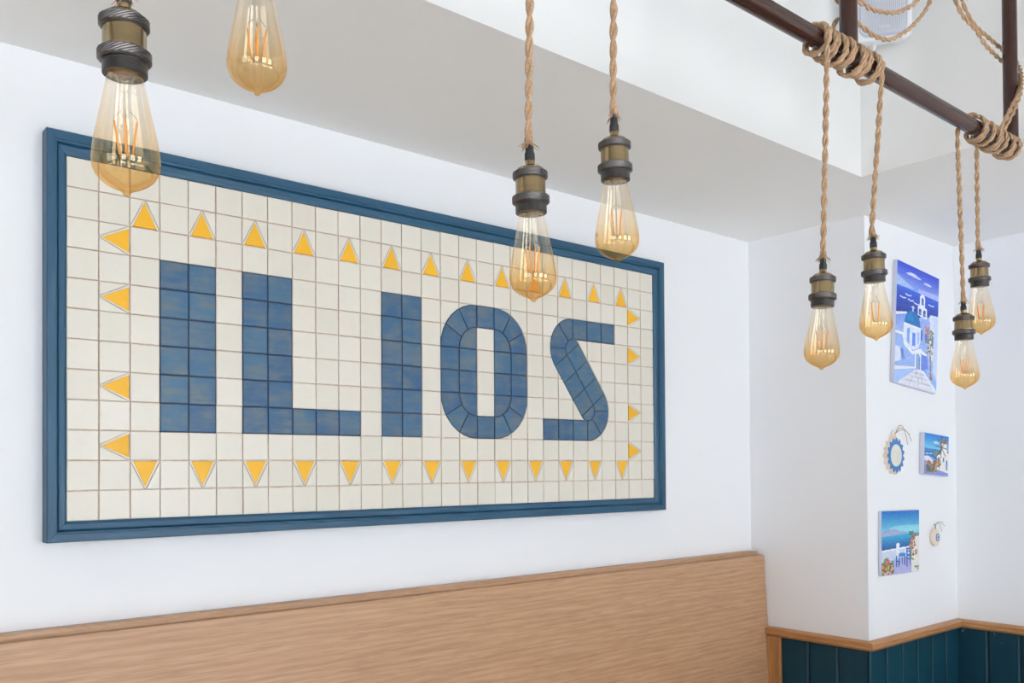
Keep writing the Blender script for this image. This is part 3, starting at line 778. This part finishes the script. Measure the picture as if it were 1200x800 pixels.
def loft(rings, cap=(True, True)):
    mb = MB(); N = len(rings[0]); vs = [v for r_ in rings for v in r_]; fs = []
    for i in range(len(rings)-1): fs += [(i*N+k, i*N+(k+1) % N, (i+1)*N+(k+1) % N, (i+1)*N+k) for k in range(N)]
    if cap[0]: fs.append(tuple(range(N))[::-1])
    if cap[1]: fs.append(tuple((len(rings)-1)*N+k for k in range(N)))
    return mb.add(vs, fs)
SW, SH, SCZ = .170, .250, .032
rings = [[sp(x*s_, d_, z*s2+SCZ) for x, z in rrect(SW, SH, .022)] for s_, s2, d_ in ((.90, .92, .0), (.98, .985, .003), (1, 1, .010), (1, 1, .020), (.97, .98, .05), (.74, .84, .105))]
o = loft(rings).obj('cabinet', M_plastic, spk); smooth_angle(o, 30)
ri2 = [[sp(x, d_, z+SCZ) for x, z in rrect(SW*s_, SH*(s_+.09), .034*s_)] for s_, d_ in ((.83, .001), (.83, -.0015), (.80, -.003))]
gr = loft(ri2).obj('grille', M_grille, spk)
mb = MB()
for k in range(30):
    x = -SW*.37+SW*.74*k/29; hh = SH*.425-max(0, abs(x)-SW*.30)*.9
    a = sp(x-.0009, -.0031, SCZ-hh); b = sp(x+.0009, -.0031, SCZ-hh); c = sp(x+.0009, -.0031, SCZ+hh); dd = sp(x-.0009, -.0031, SCZ+hh)
    a2, b2, c2, d2 = [p+fdir*.0012 for p in (a, b, c, dd)]
    mb.add([a, b, c, dd, a2, b2, c2, d2], [(4,5,6,7),(0,1,5,4),(1,2,6,5),(2,3,7,6),(3,0,4,7)])
gs = mb.obj('grille_rib', M_plastic, gr); gs['kind'] = 'stuff'
ri3 = [[sp(x+.004, d_, z+SCZ-.088) for x, z in rrect(.034, .010, .003, 3)] for d_ in (-.003, -.006)]
loft(ri3).obj('badge', M_badge, spk)
bk = sp(0, .10, SCZ-.02)+spk.location
wp = sp(.02, .105, SCZ-.02)
MB().tube([sp(.01, .095, SCZ-.02), Vector((-.006, wp.y, wp.z))], .016, 12).obj('bracket_arm', M_plastic, spk, True)
MB().box((-.006, wp.y-.03, wp.z-.05), (-.0002, wp.y+.03, wp.z+.05)).obj('wall_plate', M_plastic, spk)
MB().tube([sp(-.02, .035, SCZ-SH*.48), sp(-.02, .038, SCZ-SH*.53), sp(-.022, .05, SCZ-SH*.56)], [.007, .007, .005], 10).obj('cable_plug', M_plastic, spk, True)

# ------------------------------------------------------------------ painted canvases
class Paint:
    def __init__(s, w_, h_, bg): s.w, s.h = w_, h_; s.a = np.zeros((h_, w_, 3)); s.a[:] = bg; s.V, s.U = np.mgrid[0:h_, 0:w_]; s.U = (s.U+.5)/w_; s.V = (s.V+.5)/h_
    def put(s, m, c, al=1.0):
        c = np.asarray(c, float); m = np.clip(np.asarray(m, float), 0, 1)[..., None]*al; s.a = s.a*(1-m)+c*m
    def vgrad(s, v0, v1, c0_, c1_, m=None):
        t = np.clip((s.V-v0)/(v1-v0), 0, 1)[..., None]; c = np.array(c0_)*(1-t)+np.array(c1_)*t
        k = ((s.V >= v0) & (s.V <= v1)).astype(float) if m is None else m.astype(float); s.a = s.a*(1-k[..., None])+c*k[..., None]
    def pm(s, pts):
        c = np.zeros(s.U.shape, bool); j = len(pts)-1
        for i in range(len(pts)):
            (xi, yi), (xj, yj) = pts[i], pts[j]
            if yi != yj: c ^= ((yi > s.V) != (yj > s.V)) & (s.U < (xj-xi)*(s.V-yi)/(yj-yi)+xi)
            j = i
        return c
    def poly(s, pts, c, al=1.0): s.put(s.pm(pts), c, al)
    def ell(s, cx, cy, rx, ry, c, al=1.0, top=False):
        m = ((s.U-cx)/rx)**2+((s.V-cy)/ry)**2 < 1
        if top: m &= s.V < cy
        s.put(m, c, al)
    def line(s, x0, y0, x1_, y1_, wd, c, al=1.0):
        asp = s.h/s.w; dx, dy = x1_-x0, (y1_-y0)*asp; L = dx*dx+dy*dy
        t = np.clip(((s.U-x0)*dx+(s.V-y0)*asp*dy)/L, 0, 1); dd = np.hypot(s.U-x0-t*dx, (s.V-y0)*asp-t*dy); s.put(dd < wd, c, al)
    def dabs(s, x0, x1_, y0, y1_, n, cols, r, al=.9, rd=random.Random(3)):
        for _ in range(n): 
            rr = r*rd.uniform(.6, 1.3); s.ell(rd.uniform(x0, x1_), rd.uniform(y0, y1_), rr, rr*s.w/s.h, rd.choice(cols), al)
    def brush(s, amp=7):
        n1 = np.repeat(rng.normal(0, 1, (s.h, s.w//5+1)), 5, axis=1)[:, :s.w]; s.a = np.clip(s.a+(n1*amp)[..., None], 0, 255)

def church():
    p = Paint(96, 264, (150, 170, 220))
    p.vgrad(0, .21, (38, 62, 188), (150, 172, 236)); 
    p.poly([(0, .10), (.12, .13), (.3, .165), (.5, .19), (0, .21)], (110, 150, 222)); p.poly([(0, .115), (.2, .15), (.42, .185), (.1, .20), (0, .2)], (200, 218, 244), .6)
    p.ell(.36, .07, .10, .014, (226, 230, 248)); p.ell(.44, .078, .12, .010, (200, 210, 244)); p.ell(.28, .074, .07, .008, (214, 220, 246)); p.ell(.72, .098, .10, .010, (206, 214, 246))
    p.poly([(.5, .165), (1, .15), (1, .20), (.5, .2)], (206, 206, 240), .55)
    p.vgrad(.20, .44, (46, 92, 204), (22, 36, 112))
    for k in range(26): p.line(random.uniform(-.1, .8), .205+.008*k, random.uniform(.2, 1.1), .205+.008*k, .006, (70, 120, 220) if k % 2 else (26, 50, 150), .35)
    for x, y in ((.15, .29), (.27, .255), (.33, .29), (.82, .265), (.47, .3)):
        p.line(x-.06, y-.004, x, y+.002, .012, (230, 236, 250)); p.line(x, y+.002, x+.06, y-.006, .012, (230, 236, 250))
    p.poly([(0, .44), (.22, .405), (.3, .40), (.5, .42), (.62, .38), (.8, .37), (1, .33), (1, 1), (0, 1)], (158, 184, 236))
    p.poly([(0, .425), (.24, .395), (.26, .405), (0, .45)], (236, 240, 250)); p.vgrad(.45, .62, (128, 156, 224), (172, 194, 236), p.pm([(0, .45), (.22, .41), (.22, .62), (0, .62)]))
    # bell tower
    W = (238, 242, 252); BL = (52, 84, 178)
    p.poly([(.5, .385), (.5, .31), (.72, .31), (.72, .40)], W); p.poly([(.545, .32), (.545, .225), (.665, .225), (.665, .32)], W); p.ell(.605, .228, .06, .028, W)
    for cx, y0, y1_, rx in ((.605, .238, .288, .026), (.555, .335, .378, .030), (.66, .338, .384, .030)):
        p.poly([(cx-rx, y1_), (cx-rx, y0), (cx+rx, y0), (cx+rx, y1_)], BL); p.ell(cx, y0, rx, .012, BL); p.ell(cx, (y0+y1_)/2+.005, rx*.55, .010, (150, 130, 110))
    p.ell(.555, .315, .055, .016, W, 1); p.ell(.66, .318, .055, .016, W, 1)
    for cx in (.555, .66): p.ell(cx, .337, .03, .012, BL)
    # right blocks
    p.poly([(.78, .38), (.8, .345), (1, .335), (1, .75), (.8, .72)], (222, 230, 250)); p.poly([(.88, .36), (1, .35), (1, .99), (.9, .95)], (204, 220, 248)); p.poly([(.85, .52), (.9, .52), (.9, .60), (.85, .6)], (86, 112, 190))
    p.poly([(.56, .42), (.8, .40), (.8, .64), (.56, .66)], (150, 178, 236)); p.poly([(.58, .50), (.63, .50), (.63, .59), (.58, .59)], (74, 96, 186)); p.poly([(.69, .52), (.75, .52), (.75, .60), (.69, .60)], (80, 100, 190))
    # dome and drum
    p.poly([(.18, .49), (.58, .49), (.58, .60), (.54, .66), (.42, .695), (.28, .68), (.18, .60)], (226, 234, 252)); p.poly([(.26, .53), (.32, .52), (.32, .66), (.26, .64)], (120, 160, 232)); p.poly([(.39, .55), (.46, .55), (.46, .66), (.39, .66)], (84, 130, 220)); p.poly([(.5, .53), (.55, .53), (.55, .62), (.5, .64)], (170, 196, 242))
    p.ell(.385, .49, .185, .125, (16, 104, 172), 1, True); p.ell(.33, .46, .07, .075, (40, 140, 200), .6, True); p.poly([(.2, .487), (.57, .487), (.59, .502), (.18, .502)], W)
    p.line(.385, .33, .385, .372, .010, W); p.line(.35, .342, .42, .342, .010, W)
    # lower houses, arch door, path
    p.poly([(0, .60), (.16, .60), (.2, .67), (.34, .72), (.5, .685), (.72, .72), (.72, .86), (0, .90)], (150, 180, 236)); p.poly([(0, .575), (.18, .575), (.22, .64), (.40, .705), (.58, .66), (.74, .70), (.74, .725), (.56, .69), (.40, .735), (.2, .675), (.16, .60), (0, .60)], W)
    p.poly([(0, .70), (.1, .70), (.16, .80), (0, .84)], (222, 230, 250)); p.line(.14, .72, .22, .79, .010, (70, 100, 160)); p.poly([(.14, .70), (.2, .72), (.2, .80), (.14, .8)], (86, 116, 190), .6)
    p.poly([(.46, .84), (.46, .72), (.6, .72), (.6, .84)], W); p.ell(.53, .72, .07, .035, W); p.poly([(.485, .84), (.485, .735), (.575, .735), (.575, .84)], (130, 168, 212)); p.ell(.53, .737, .045, .025, (130, 168, 212)); p.line(.575, .74, .575, .84, .01, (80, 120, 180))
    p.poly([(.61, .84), (.61, .71), (.76, .71), (.8, .86)], (104, 130, 214))
    p.poly([(0, .87), (.46, .83), (.46, .845), (0, .90)], (236, 240, 250)); p.poly([(0, .90), (.44, .845), (.1, .985), (0, 1)], (166, 196, 244)); p.poly([(.6, .84), (.68, .84), (1, .985), (1, 1), (.9, 1)], (226, 236, 252)); p.poly([(.7, .83), (.86, .80), (1, .9), (1, .98)], (150, 186, 240))
    p.poly([(.48, .845), (.62, .838), (.94, 1), (.06, 1)], (226, 228, 240))
    for y, a, b in ((.875, .40, .68), (.91, .30, .76), (.95, .2, .85)): p.line(a, y+.006, b, y, .007, (150, 150, 172), .7)
    for x0, y0, x1_, y1_ in ((.52, .85, .48, .91), (.6, .87, .66, .95), (.42, .91, .34, .99), (.55, .92, .56, .99)): p.line(x0, y0, x1_, y1_, .006, (150, 150, 172), .6)
    p.line(.82, .66, .85, .88, .014, (150, 112, 84)); p.dabs(.73, .88, .47, .68, 60, [(70, 112, 72), (104, 140, 92), (196, 96, 104), (226, 160, 150), (90, 120, 70)], .022); p.dabs(.68, .80, .46, .52, 14, [(104, 140, 92), (210, 120, 120)], .02); p.ell(.86, .885, .035, .018, (150, 104, 70))
    p.brush(); return p.a
def windmill():
    p = Paint(72, 96, (60, 150, 210)); p.vgrad(0, .36, (20, 110, 196), (120, 196, 226)); p.ell(.5, .20, .16, .03, (214, 234, 244), .8); p.ell(.25, .1, .3, .04, (40, 140, 210), .6)
    p.vgrad(.36, .62, (30, 120, 186), (20, 96, 168)); p.poly([(0, .40), (.3, .36), (.36, .38), (0, .44)], (110, 120, 180), .8); p.poly([(.35, .44), (.62, .38), (.62, .60), (.35, .5)], (120, 130, 120)); p.line(.05, .5, .3, .49, .012, (220, 236, 246))
    p.poly([(0, .6), (.3, .56), (1, .80), (1, 1), (0, 1)], (126, 144, 206)); p.poly([(.0, .56), (.18, .55), (.5, .72), (.5, .8), (0, .66)], (222, 226, 240))
    p.poly([(.66, .55), (.69, .2), (.93, .2), (.96, .55)], (240, 236, 230)); p.ell(.81, .2, .13, .12, (150, 110, 70), 1, True); p.poly([(.52, .50), (1, .42), (1, .93), (.52, .86)], (236, 234, 232)); p.poly([(.55, .56), (.62, .55), (.62, .78), (.55, .77)], (40, 104, 176)); p.poly([(.76, .55), (.82, .545), (.82, .66), (.76, .66)], (40, 104, 176)); p.poly([(.9, .6), (.96, .6), (.96, .86), (.9, .85)], (60, 112, 180))
    for x0, y0, x1_, y1_ in ((.70, .02, .68, .56), (.44, .28, .94, .32), (.52, .08, .86, .5), (.52, .52, .88, .1)): p.line(x0, y0, x1_, y1_, .016, (92, 66, 50), .9)
    p.dabs(.08, .5, .66, .93, 46, [(92, 96, 60), (140, 92, 70), (60, 84, 56), (176, 110, 80), (200, 160, 120)], .05); p.dabs(.5, .66, .6, .85, 20, [(120, 110, 70), (170, 140, 80)], .035)
    p.brush(6); return p.a
def terrace():
    p = Paint(96, 128, (60, 160, 210)); p.vgrad(0, .36, (12, 96, 176), (132, 212, 228)); p.ell(.7, .28, .5, .05, (170, 226, 232), .6)
    p.vgrad(.36, .62, (60, 176, 214), (14, 66, 140)); p.poly([(0, .34), (.12, .30), (.3, .29), (.5, .33), (.66, .345), (.66, .37), (0, .40)], (150, 160, 204)); p.poly([(0, .355), (.3, .31), (.6, .355), (0, .40)], (176, 180, 212), .7)
    p.poly([(0, .62), (1, .57), (1, 1), (0, 1)], (168, 178, 222)); p.poly([(0, .63), (.75, .59), (.75, .72), (0, .80)], (206, 220, 240)); p.poly([(0, .61), (.75, .57), (.75, .595), (0, .64)], (240, 244, 250))
    p.poly([(.38, .70), (.38, .54), (.46, .54), (.46, .70)], (238, 242, 248)); p.ell(.42, .545, .045, .04, (238, 242, 248))
    p.poly([(.2, 1), (.3, .82), (.75, .78), (1, .9), (1, 1)], (178, 176, 222))
    p.poly([(.78, 1), (.78, .46), (1, .38), (1, 1)], (232, 230, 226)); p.poly([(.88, .64), (.95, .63), (.95, .72), (.88, .73)], (180, 150, 120)); p.line(.82, .42, 1, .40, .02, (190, 90, 90))
    BT = (24, 84, 160)
    p.ell(.53, .70, .095, .03, (40, 130, 196)); 
    for x0, y0, x1_, y1_ in ((.46, .72, .46, .86), (.60, .72, .60, .87), (.53, .72, .53, .84), (.66, .60, .66, .90), (.74, .59, .75, .88), (.66, .66, .74, .65), (.66, .72, .75, .71), (.66, .62, .74, .61), (.66, .78, .75, .78), (.38, .72, .38, .88), (.38, .80, .44, .80), (.44, .80, .44, .88)): p.line(x0, y0, x1_, y1_, .013, BT)
    p.dabs(.74, .88, .34, .60, 80, [(60, 104, 60), (84, 126, 68), (186, 70, 84), (214, 120, 116), (224, 170, 120), (50, 88, 60), (44, 80, 54)], .02); p.dabs(.76, .84, .58, .80, 30, [(60, 110, 60), (90, 140, 70), (240, 120, 120)], .02)
    p.dabs(.0, .30, .80, .99, 150, [(50, 94, 60), (74, 116, 70), (190, 76, 64), (226, 156, 86), (228, 200, 120), (40, 80, 50), (44, 90, 56)], .021); p.dabs(.05, .2, .74, .84, 16, [(80, 130, 70), (220, 90, 70)], .024); p.dabs(.86, .99, .9, .97, 8, [(120, 140, 110)], .02)
    p.brush(6); return p.a
def s2l(a):
    a = np.asarray(a)/255; return np.where(a <= .04045, a/12.92, ((a+.055)/1.055)**2.4)
def canvas(name, corners, thick, img, label):
    # corners: tl tr br bl of the front face in the photo; built upright on the pillar's front plane
    Yf = YC-thick-.0012
    P = [on_y(x, y, Yf) for x, y in corners]
    w_ = ((P[1]-P[0]).length+(P[2]-P[3]).length)/2; h_ = ((P[3]-P[0]).length+(P[2]-P[1]).length)/2
    cen = sum(P, Vector())/4; dn = ((P[3]-P[0])+(P[2]-P[1])); tilt = math.atan2(dn.x, -dn.z)
    e = empty(name, (cen.x, YC-.0012, cen.z), label, 'painting'); e.rotation_euler = (0, -tilt, 0)
    me = MB().box((-w_/2, -thick, -h_/2), (w_/2, 0, h_/2)).me(); bevel_me(me, .0025, 2); link('stretched_canvas', me, M_canvas, e)
    H_, W_ = img.shape[:2]
    xs_, zs_ = np.linspace(-w_/2+.002, w_/2-.002, W_+1), np.linspace(h_/2-.002, -h_/2+.002, H_+1)
    vs = [(x, -thick-.0006, z) for z in zs_ for x in xs_]
    fs = [(j*(W_+1)+i, j*(W_+1)+i+1, (j+1)*(W_+1)+i+1, (j+1)*(W_+1)+i)[::-1] for j in range(H_) for i in range(W_)]
    me = bpy.data.meshes.new('paint'); me.from_pydata(vs, [], fs)
    at = me.color_attributes.new('paint', 'FLOAT_COLOR', 'CORNER')
    colr = np.ones((H_*W_, 4), np.float32); colr[:, :3] = s2l(img).reshape(-1, 3)
    at.data.foreach_set('color', np.repeat(colr, 4, axis=0).ravel()); 
    link('painted_picture', me, M_paint, e); return e
canvas('canvas_painting', [(1051, 307.6), (1101, 322.4), (1096.8, 457.4), (1047.6, 451.6)], .017, church(), 'tall canvas painting of a blue-domed white church above the sea on the pillar')
canvas('canvas_painting', [(1083.3, 508.2), (1112, 509.3), (1111, 556.6), (1082.6, 557.2)], .020, windmill(), 'smallest canvas painting, a windmill and white house by the sea, right of the clay sun')
canvas('canvas_painting', [(1032.5, 600.5), (1077.2, 595), (1077.3, 668.4), (1033, 676.4)], .0125, terrace(), 'square-ish canvas painting of a flowery sea terrace with blue chairs, lowest on the pillar')

# ------------------------------------------------------------------ clay sun and clay eye charm
cs = on_y(1050, 533.5, YC-.017); left = on_y(1038, 533.5, YC-.017); 
Rx = (on_y(1061.0, 533.5, YC-.017).x-on_y(1039.4, 533.5, YC-.017).x)/2; Rz = (on_y(1050, 511.5, YC-.017).z-on_y(1050, 555.5, YC-.017).z)/2
R_ = (Rx+Rz)/2
sun = empty('clay_sun', (cs.x, YC-.001, cs.z), 'small round clay sun face with a blue jagged ring, hanging beside the smallest painting', 'wall ornament')
def scallop(r0_, amp, nl, n=96, sharp=False, y=0, ph=0):
    out = []
    for k in range(n):
        a = 2*math.pi*k/n; t = (a*nl/(2*math.pi)+ph) % 1
        f_ = (1-abs(2*t-1)) if sharp else abs(math.sin(math.pi*t))
        r_ = r0_+amp*f_; out.append(Vector((r_*math.cos(a), -y, r_*math.sin(a))))
    return out
o = loft([scallop(R_*.79, R_*.21, 15, sharp=True, y=0, n=120), scallop(R_*.81, R_*.21, 15, sharp=True, y=.013, n=120), scallop(R_*.79, R_*.20, 15, sharp=True, y=.0155, n=120)]).obj('clay_disc', M_clay, sun); smooth_angle(o, 40)
loft([scallop(R_*.77, R_*.20, 15, sharp=True, y=.0150, n=120), scallop(R_*.76, R_*.19, 15, sharp=True, y=.0168, n=120)]).obj('blue_ray_ring', M_cobalt, sun)
vs = []; fs = []; nr, na = 20, 48
def g2(x, z, cx, cz, sx_, sz_): return math.exp(-((x-cx)/sx_)**2-((z-cz)/sz_)**2)
for i in range(nr+1):
    for k in range(na):
        r_ = R_*.60*i/nr; a = 2*math.pi*k/na; x, z = r_*math.cos(a), r_*math.sin(a); X, Z = x/(R_*.60), z/(R_*.60)
        h = .0164+.006*math.sqrt(max(0, 1-(i/nr)**2))
        h += .006*g2(X, Z, 0, -.05, .11, .26)-.006*g2(X, Z, -.33, .18, .17, .10)-.006*g2(X, Z, .33, .18, .17, .10)
        h += .004*g2(X, Z, -.33, .17, .09, .05)+.004*g2(X, Z, .33, .17, .09, .05)+.0032*g2(X, Z, -.33, .38, .22, .06)+.0032*g2(X, Z, .33, .38, .22, .06)
        h -= .005*g2(X, Z, 0, -.47, .26, .045); h += .0032*g2(X, Z, 0, -.40, .2, .04)+.0032*g2(X, Z, 0, -.55, .17, .05)
        vs.append((x, -h, z))
for i in range(nr):
    for k in range(na): fs.append((i*na+k, i*na+(k+1) % na, (i+1)*na+(k+1) % na, (i+1)*na+k))
link('sun_face', mesh(vs, fs, True), M_clayface, sun)
ll = MB(); ll.tube([Vector((R_*.11*math.cos(a), -.008, R_*1.09+R_*.13*math.sin(a))) for a in np.linspace(0, 2*math.pi, 18)], .0045, 8); ll.obj('hanging_loop', M_clay, sun, True)
mb = MB()
for dx, dz, b in ((.13, -.006, .02), (.145, -.03, .012), (.11, -.045, .03)):
    mb.tube(catmull([(0, -.014, R_*1.17), (dx*.3, -.016, R_*1.2+b), (dx*.7, -.012, R_*1.18+b*.6), (dx, -.01, R_*1.2+dz)], 6), .0011, 5)
mb.tube([(0, -.002, R_*1.3), (0, -.012, R_*1.18)], .0012, 5); mb.obj('cord', M_string, sun, True)

ce = on_y(1096.5, 629.5, YC-.01)
ew = (on_y(1102, 629, YC-.012).x-on_y(1092.5, 629, YC-.012).x)/2*1.06; eh = (on_y(1097, 619, YC-.01).z-on_y(1097, 639.5, YC-.01).z)/2
eye = empty('clay_eye_charm', (ce.x, YC-.001, ce.z), 'tiny oval clay charm with a blue eye bead, right of the lowest painting', 'wall ornament')
def ellring(sx_, sz_, y, cx=0, cz=0, n=32): return [Vector((cx+sx_*math.cos(2*math.pi*k/n), -y, cz+sz_*math.sin(2*math.pi*k/n))) for k in range(n)]
o = loft([ellring(ew*.94, eh*.95, 0), ellring(ew, eh, .005), ellring(ew*.97, eh*.98, .011), ellring(ew*.8, eh*.85, .0135)]).obj('clay_oval', M_clay, eye); smooth_angle(o, 40)
er = ew*.42
for nm, f_, y0, y1_, ma in (('blue_bead', 1, .0132, .0150, M_cobalt), ('white_iris', .6, .0150, .0154, M_eye_w), ('pale_blue_iris', .42, .0154, .0157, M_cobalt), ('pupil', .22, .0157, .0160, M_eye_b)):
    loft([ellring(er*f_, er*f_, y0, ew*.2, 0), ellring(er*f_*.93, er*f_*.93, y1_, ew*.2, 0)]).obj(nm, ma, eye)
mb = MB()
mb.tube([(0, -.008, eh*.9), (-.002, -.010, eh*1.35), (0, -.004, eh*1.5)], .0022, 6)
for dx, dz in ((.075, .010), (.09, -.008), (.06, -.030)): mb.tube(catmull([(0, -.008, eh*1.42), (dx*.4, -.012, eh*1.5+.008), (dx, -.008, eh*1.42+dz)], 6), .0009, 5)
mb.obj('cord', M_string, eye, True)
